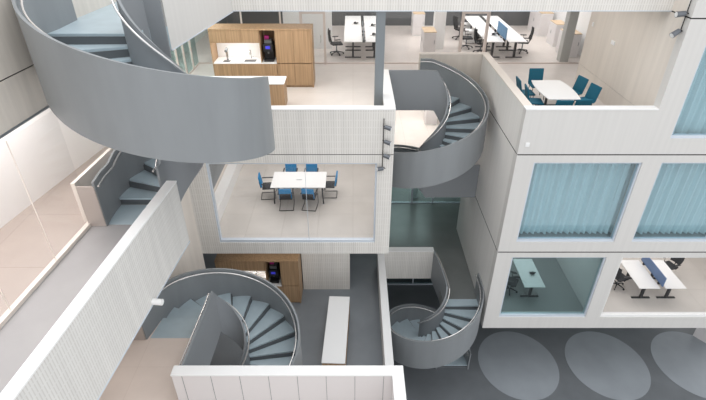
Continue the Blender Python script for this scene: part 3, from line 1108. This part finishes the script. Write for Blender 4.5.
# ---- meeting room behind the large window
TX, TY = -1.98, 15.58
t = empty('meeting_table', (TX, TY, F2))
tag(t, 'white rectangular meeting table behind the large window', 'table')
bx(-0.99, 0.99, -0.58, 0.58, 0.715, 0.74).build('tabletop', 'white', t, bevel=0.006)
for sx_ in (-1, 1):
    for sy_ in (-1, 1):
        MB().cyl((0.86 * sx_, 0.46 * sy_, 0.715), (0.9 * sx_, 0.5 * sy_, 0.0), 0.025, 10).build('leg', 'black', t)
bx(-0.86, 0.86, -0.02, 0.02, 0.66, 0.70).build('crossbar', 'black', t)
bx(-0.1, 0.1, -0.05, -0.01, 0.7401, 0.743).build('power_socket', 'greymetal', t)
c0 = meeting_chair()
tag(c0, None, 'chair', 'blue backed chairs around the meeting table')
spots = [
    (TX - 0.42, TY - 0.72, 0.05, 'blue backed black cantilever chair at the window side of the meeting table, nearer the drum'),
    (TX + 0.42, TY - 0.72, -0.12, 'blue backed black cantilever chair at the window side of the meeting table, nearer the spotlights'),
    (TX - 0.42, TY + 0.78, PI, 'blue backed black chair behind the meeting table, nearer the staircase drum'),
    (TX + 0.38, TY + 0.78, PI, 'blue backed black chair behind the meeting table, nearer the spotlight cable'),
    (TX - 1.18, TY + 0.02, -PI / 2 + 0.1, 'blue backed black chair at the end of the meeting table nearest the staircase drum'),
    (TX + 1.1, TY + 0.12, PI / 2, 'blue backed black chair at the end of the meeting table nearest the spotlight cable'),
]
for i, (x, y, rz, lb) in enumerate(spots):
    if i == 0:
        c0.location = (x, y, F2); c0.rotation_euler = (0, 0, rz); c0['label'] = lb
    else:
        dup(c0, (x, y, F2), rz, lb)

# ---- terrace table and chairs
BX, BY = 6.45, 15.05
t = empty('boat_shaped_table', (BX, BY, F3))
tag(t, 'white boat shaped table on the open terrace among teal chairs', 'table')
poly = []
for k in range(13):
    u = -1 + 2 * k / 12
    poly.append((0.48 + 0.09 * (1 - u * u), 0.88 * u))
for k in range(13):
    u = 1 - 2 * k / 12
    poly.append((-0.48 - 0.09 * (1 - u * u), 0.88 * u))
MB().prism(poly, 0.71, 0.74).build('tabletop', 'white', t, bevel=0.008)
for s in (-1, 1):
    m = MB()
    m.cyl((0, 0.5 * s, 0.02), (0, 0.5 * s, 0.71), 0.04, 12)
    m.box(-0.34, 0.34, 0.5 * s - 0.03, 0.5 * s + 0.03, 0.0, 0.03)
    m.build('leg', 'darkgrey', t)
s0 = shell_chair()
tag(s0, None, 'chair', 'teal chairs around the terrace table')
spots = [
    (BX - 0.74, BY + 0.50, -PI / 2, 'teal upholstered chair beside the stair parapet, farther of the two there'),
    (BX - 0.70, BY - 0.28, -PI / 2 - 0.1, 'teal upholstered chair beside the stair parapet, closer to the facade edge'),
    (BX + 0.82, BY + 0.55, PI / 2 + 0.25, 'teal upholstered chair on the beige wall side, farther from the facade edge'),
    (BX + 0.92, BY - 0.22, PI / 2 + 0.25, 'teal upholstered chair on the beige wall side, closer to the facade edge'),
    (BX - 0.12, BY + 1.25, PI, 'teal upholstered chair at the table end by the glazed office'),
    (BX + 0.32, BY - 1.10, 0.08, 'teal chair half hidden by the terrace parapet, nearer the beige wall'),
    (BX - 0.25, BY - 1.16, 0.0, 'teal chair almost hidden by the terrace parapet, nearer the staircase'),
]
for i, (x, y, rz, lb) in enumerate(spots):
    if i == 0:
        s0.location = (x, y, F3); s0.rotation_euler = (0, 0, rz); s0['label'] = lb
    else:
        dup(s0, (x, y, F3), rz, lb)

# ---- open plan desks behind the glazing (upper floor)
chair0 = task_chair()
tag(chair0, 'black office chair beside the white desks next to the kitchen column', 'chair', 'black office chairs')
chair0.location = (-0.72, 21.6, F3)
chair0.rotation_euler = (0, 0, -PI / 2 + 0.2)
desk0 = desk(0.78, 1.66, 'white desk nearest the glazing beside the oak kitchen, chair pushed up to it', 'white desks behind the upper glazing')
desk0.location = (0.0, 21.65, F3)
words = ['first', 'second', 'third']
for cxx, colname in ((0.0, 'row by the kitchen'), (0.92, 'row behind the column')):
    for k in range(3):
        if cxx == 0.0 and k == 0:
            continue
        dup(desk0, (cxx, 21.65 + 1.68 * k, F3), 0, 'white desk behind the glazing, %s from the glass in the %s' % (words[k], colname))
for cxx, colname in ((5.97, 'row nearer the glass door'), (6.93, 'row nearer the white cabinets')):
    for k in range(3):
        dup(desk0, (cxx, 21.65 + 1.68 * k, F3), 0, 'white desk beyond the terrace, %s from the glass in the %s' % (words[k], colname))


def screen(x, y, z, w, h, mt, label, name='desk_screen'):
    root = empty(name, (x, y, z))
    tag(root, label, 'desk divider', 'fabric desk dividers')
    bx(-0.02, 0.02, -w / 2, w / 2, 0.0, h).build('panel', mt, root, bevel=0.012)
    for s in (-1, 1):
        bx(-0.05, 0.05, s * w * 0.35 - 0.03, s * w * 0.35 + 0.03, -0.06, 0.02).build('clamp', 'black', root)


screen(6.45, 21.75, F3 + 0.76, 1.45, 0.48, 'screen', 'blue fabric divider between the white desks beyond the terrace')
screen(0.46, 21.7, F3 + 0.70, 1.6, 0.16, 'greymetal', 'low grey divider between the white desks next to the column')
screen(0.46, 23.4, F3 + 0.70, 1.6, 0.16, 'greymetal', 'low grey divider between the desks deeper in the office by the column')
for (x, y, rz, lb) in [
    (7.5, 21.9, PI / 2 - 0.2, 'black office chair beyond the terrace, facing the desk with the blue divider'),
    (5.62, 21.75, -PI / 2, 'black office chair beyond the terrace, partly hidden by the pale stair parapet'),
    (5.15, 24.25, -PI / 2 + 0.3, 'black office chair seen through the glass door, deep in the office'),
    (5.15, 22.6, -PI / 2, 'black office chair seen through the glass door, close to the glass'),
]:
    dup(chair0, (x, y, F3), rz, lb)


def laptop_arm(x, y, z, rz, label):
    z += 0.012
    """screen on a short stand"""
    r = empty('desk_phone', (x, y, z), rz)
    tag(r, label, 'phone', 'desk phones')
    M_ = Matrix.Rotation(R(-20), 4, 'X')
    bx(-0.09, 0.09, -0.08, 0.08, 0.02, 0.06, M=M_).build('body', 'black', r, bevel=0.006)
    bx(-0.08, -0.03, -0.1, 0.1, 0.065, 0.1, M=M_).build('handset', 'black', r, bevel=0.01)
    pts = [(-0.1 - 0.02 * k, -0.02 + 0.03 * math.sin(k * 1.3), 0.01) for k in range(8)]
    MB().tube(pts, 0.005, 6).build('cord', 'black', r)


for (x, y, lb) in [(0.95, 21.9, 'black desk phone on the white desk nearest the grey column'),
                   (0.95, 23.6, 'black desk phone on the second white desk behind the grey column'),
                   (0.15, 24.0, 'black desk phone on the white desk row facing the kitchen'),
                   (6.2, 21.9, 'black desk phone beside the blue divider beyond the terrace')]:
    laptop_arm(x, y, F3 + 0.74, 0.4, lb)


def pedestal(x, y, zf, label):
    r = empty('drawer_pedestal', (x, y, zf))
    tag(r, label, 'drawer unit', 'white drawer pedestals')
    bx(-0.2, 0.2, -0.25, 0.25, 0.05, 0.58).build('body', 'white', r, bevel=0.005)
    for k in range(3):
        d = bx(-0.212, -0.2, -0.24, 0.24, 0.07 + 0.17 * k, 0.23 + 0.17 * k).build('drawer', 'panel', r)
        bx(-0.22, -0.212, -0.08, 0.08, 0.19 + 0.17 * k, 0.205 + 0.17 * k).build('handle', 'greymetal', d)
    for sx_ in (-1, 1):
        for sy_ in (-1, 1):
            MB().cyl((0.15 * sx_, 0.2 * sy_, 0), (0.15 * sx_, 0.2 * sy_, 0.05), 0.02, 8).build('caster', 'black', r)


pedestal(5.5, 23.55, F3, 'white drawer pedestal seen through the glass door, nearer the glass')
pedestal(5.55, 24.95, F3, 'white drawer pedestal seen through the glass door, deeper in the office')


def cabinet(x0, x1, y0, y1, h, label, doors='x'):
    r = empty('storage_cabinet', ((x0 + x1) / 2, (y0 + y1) / 2, F3))
    tag(r, label, 'cabinet', 'white storage cabinets')
    a, b = (x1 - x0) / 2, (y1 - y0) / 2
    bx(-a, a, -b, b, 0, h - 0.03).build('body', 'white', r)
    bx(-a - 0.005, a + 0.005, -b - 0.005, b + 0.005, h - 0.03, h).build('top', 'wood_pale', r)
    d = bx(-a + 0.01, a - 0.01, -b - 0.015, -b, 0.06, h - 0.05).build('door', 'panel', r)
    bx(a - 0.08, a - 0.06, -b - 0.03, -b - 0.015, h * 0.5, h * 0.5 + 0.15).build('handle', 'greymetal', d)
    d = bx(-a - 0.015, -a, -b + 0.01, b - 0.01, 0.06, h - 0.05).build('door', 'panel', r)
    bx(-a - 0.03, -a - 0.015, 0.05, 0.07, h * 0.5, h * 0.5 + 0.15).build('handle', 'greymetal', d)


cabinet(3.05, 3.57, 21.4, 22.35, 1.0, 'white cabinet with beech top in front of the white column')
cabinet(2.95, 3.5, 24.8, 25.6, 1.05, 'white cabinet standing behind the one by the white column')
cabinet(9.06, 9.66, 21.1, 22.0, 1.0, 'white cabinet with beech top directly behind the grey office column')
cabinet(9.2, 9.7, 22.8, 23.7, 1.0, 'white cabinet by the white wall, visible before the grey office column')
cabinet(9.1, 9.7, 24.7, 26.3, 1.1, 'white cabinet by the white wall, deepest in the office')

def cabinet_at(x0, x1, y0, y1, zf, h, label):
    cabinet(x0, x1, y0, y1, h, label)
    o = [k for k in bpy.data.objects if k.get('label') == label][0]
    o.location.z = zf


cabinet_at(3.55, 4.1, 22.2, 23.0, F2, 1.05, 'white cabinet in the bright room behind the hanging spiral staircase')

# ---- offices behind the lower windows of the right block
dk = dup(desk0, (6.84, 14.55, F1), 0, 'pale desk behind the dark teal window with a phone on it')
dk['group'] = 'desks in the lower offices'
laptop_arm(6.98, 14.45, F1 + 0.74, 0.7, 'black desk phone on the pale desk behind the dark teal window')
dup(chair0, (6.15, 14.35, F1), -PI / 2 - 0.5, 'black office chair behind the dark teal window')
dk = dup(desk0, (11.12, 14.48, F1), 0, 'white desk behind the clear lower window, nearer the teal window')
dk['group'] = 'desks in the lower offices'
dk = dup(desk0, (12.1, 14.48, F1), 0, 'white desk behind the clear lower window, farther from the teal window')
dk['group'] = 'desks in the lower offices'
screen(11.61, 14.5, F1 + 0.76, 1.6, 0.42, 'screen_glass', 'dark blue divider between the desks behind the clear lower window')
dup(chair0, (10.5, 14.6, F1), -PI / 2 + 0.3, 'black office chair on the teal window side of the white lower desks')
dup(chair0, (12.85, 15.3, F1), PI / 2 + 0.3, 'black office chair with mesh back beyond the white lower desks')


# ---- curtains
def curtain(x0, x1, y, z0, z1, label):
    m = MB()
    n = int((x1 - x0) / 0.02)
    vs_ = []
    for i in range(n + 1):
        x = x0 + (x1 - x0) * i / n
        a = 0.06 * math.sin(x * 2 * PI / 0.19) + 0.03 * math.sin(x * 2 * PI / 0.41 + 1)
        vs_ += [(x, y + a, z0), (x, y + a * 0.7, z1), (x, y + a * 0.7 + 0.006, z1), (x, y + a + 0.006, z0)]
    fs = []
    for i in range(n):
        o, q = i * 4, i * 4 + 4
        for k in range(4):
            fs.append((o + k, o + (k + 1) % 4, q + (k + 1) % 4, q + k))
    m.add(vs_, fs)
    root = empty('curtain', ((x0 + x1) / 2, y, z0))
    tag(root, label, 'curtain', 'pale teal curtains')
    inv = Matrix.Translation((-(x0 + x1) / 2, -y, -z0))
    m.v = [tuple(inv @ Vector(p)) for p in m.v]
    m.build('fabric', 'curtain', root, smooth=True)
    t2 = MB().tube([(x0, y, z1 + 0.02), (x1, y, z1 + 0.02)], 0.015, 8)
    t2.v = [tuple(inv @ Vector(p)) for p in t2.v]
    t2.build('curtain_rail', 'alu', root)


curtain(5.15, 8.66, 13.24, F2 + 0.02, 10.18, 'pale teal pleated curtain in the middle row, above the dark teal window')
curtain(9.0, 15.9, 13.24, F2 + 0.02, 10.18, 'pale teal pleated curtain in the middle row, above the clear lower window')
curtain(9.0, 15.9, 13.24, F3 + 0.02, 13.95, 'pale teal pleated curtain in the topmost window of the block')


# ---- spotlights on cables
def cable(x, y, z0, z1, label, dx=0.0):
    r = MB().cyl((0, 0, 0), (dx, 0, z1 - z0), 0.012, 8).build('spotlight_track', 'dark', None, loc=(x, y, z0))
    tag(r, label, 'lighting track')


def spot(x, y, z, label, yaw=0.6, down=0.5, sc=1.0, grp='grey spotlights on tracks'):
    r = empty('spotlight', (x, y, z), yaw)
    tag(r, label, 'spotlight', grp)
    d = Vector((math.cos(down), 0, -math.sin(down)))
    p = Vector((0.05, -0.02, 0.0)) * sc
    MB().cyl(p - d * 0.02 * sc, p + d * 0.17 * sc, 0.058 * sc, 16, r2=0.066 * sc).build('lamp_head', 'spot', r, smooth=True)
    MB().cyl(p + d * 0.1705 * sc, p + d * 0.173 * sc, 0.056 * sc, 16).build('lens', 'white', r)
    MB().tube([(-0.03, 0.02, 0.0), (0.0, -0.02, 0.03), p], 0.016 * sc, 8).build('bracket', 'black', r)


cable(0.87, 12.76, 9.93, 11.5, 'thin dark spotlight track down the ribbed wall beside the large window')
for z, lb in ((11.28, 'grey spotlight on the ribbed wall, topmost of the four on the track'),
              (10.83, 'grey spotlight on the ribbed wall, second from the top of the track'),
              (10.38, 'grey spotlight on the ribbed wall, third from the top of the track')):
    spot(0.88, 12.72, z, lb, yaw=-0.4, down=0.2)
spot(0.92, 12.72, 9.93, 'grey spotlight at the lower end of the track on the ribbed wall', yaw=PI + 0.4, down=-0.1)
cable(8.47, 13.0, 13.78, 15.3, 'thin dark spotlight track on the wall above the terrace')
spot(8.45, 12.95, 14.26, 'grey spotlight above the terrace, upper of the two on the track', yaw=PI, down=0.1, sc=1.15)
spot(8.45, 12.95, 13.83, 'grey spotlight above the terrace, lower end of the track', yaw=PI + 0.3, down=0.5, sc=1.15)

# ---- small fittings
m = MB().cyl((0, 0, 0), (0.19, -0.02, 0.0), 0.062, 20)
o = m.build('surveillance_sensor', 'white', None, smooth=True, loc=(-3.835, 6.85, S3 - 0.1))
tag(o, 'white cylindrical sensor on the lower edge of the ribbed walkway parapet', 'sensor')


def plate(x, y, z, sx, sy, sz, label):
    o = bx(-sx / 2, sx / 2, -sy / 2, sy / 2, -sz / 2, sz / 2).build('wall_fitting', 'white', None, bevel=0.004, loc=(x, y, z))
    tag(o, label, 'wall fitting')
    o['kind'] = 'thing'


plate(5.05, 12.785, 10.68, 0.12, 0.03, 0.12, 'small white sensor on the terrace parapet near its corner')
plate(8.485, 16.2, 12.7, 0.03, 0.22, 0.12, 'small white plate in the middle of the beige terrace wall')
plate(8.485, 17.9, 12.9, 0.03, 0.1, 0.14, 'small white switch at the far end of the beige terrace wall')
plate(-0.85, 14.385, 5.75, 0.16, 0.03, 0.08, 'small white plate on the ribbed panel below the meeting room')

# ---- white plinth on the ground floor at the edge of the view
r = empty('display_plinth', (15.95, 15.25, F0), R(35))
tag(r, 'white plinth on the dark ground floor below the facade corner', 'plinth')
bx(-0.55, 0.55, -0.4, 0.4, 0.0, 0.95).build('body', 'panel', r)
bx(-0.6, 0.6, -0.45, 0.45, 0.95, 1.0).build('top', 'white', r, bevel=0.006)
bx(-0.35, 0.1, -0.3, -0.12, 1.0, 1.012).build('red_stripe', 'red', r)
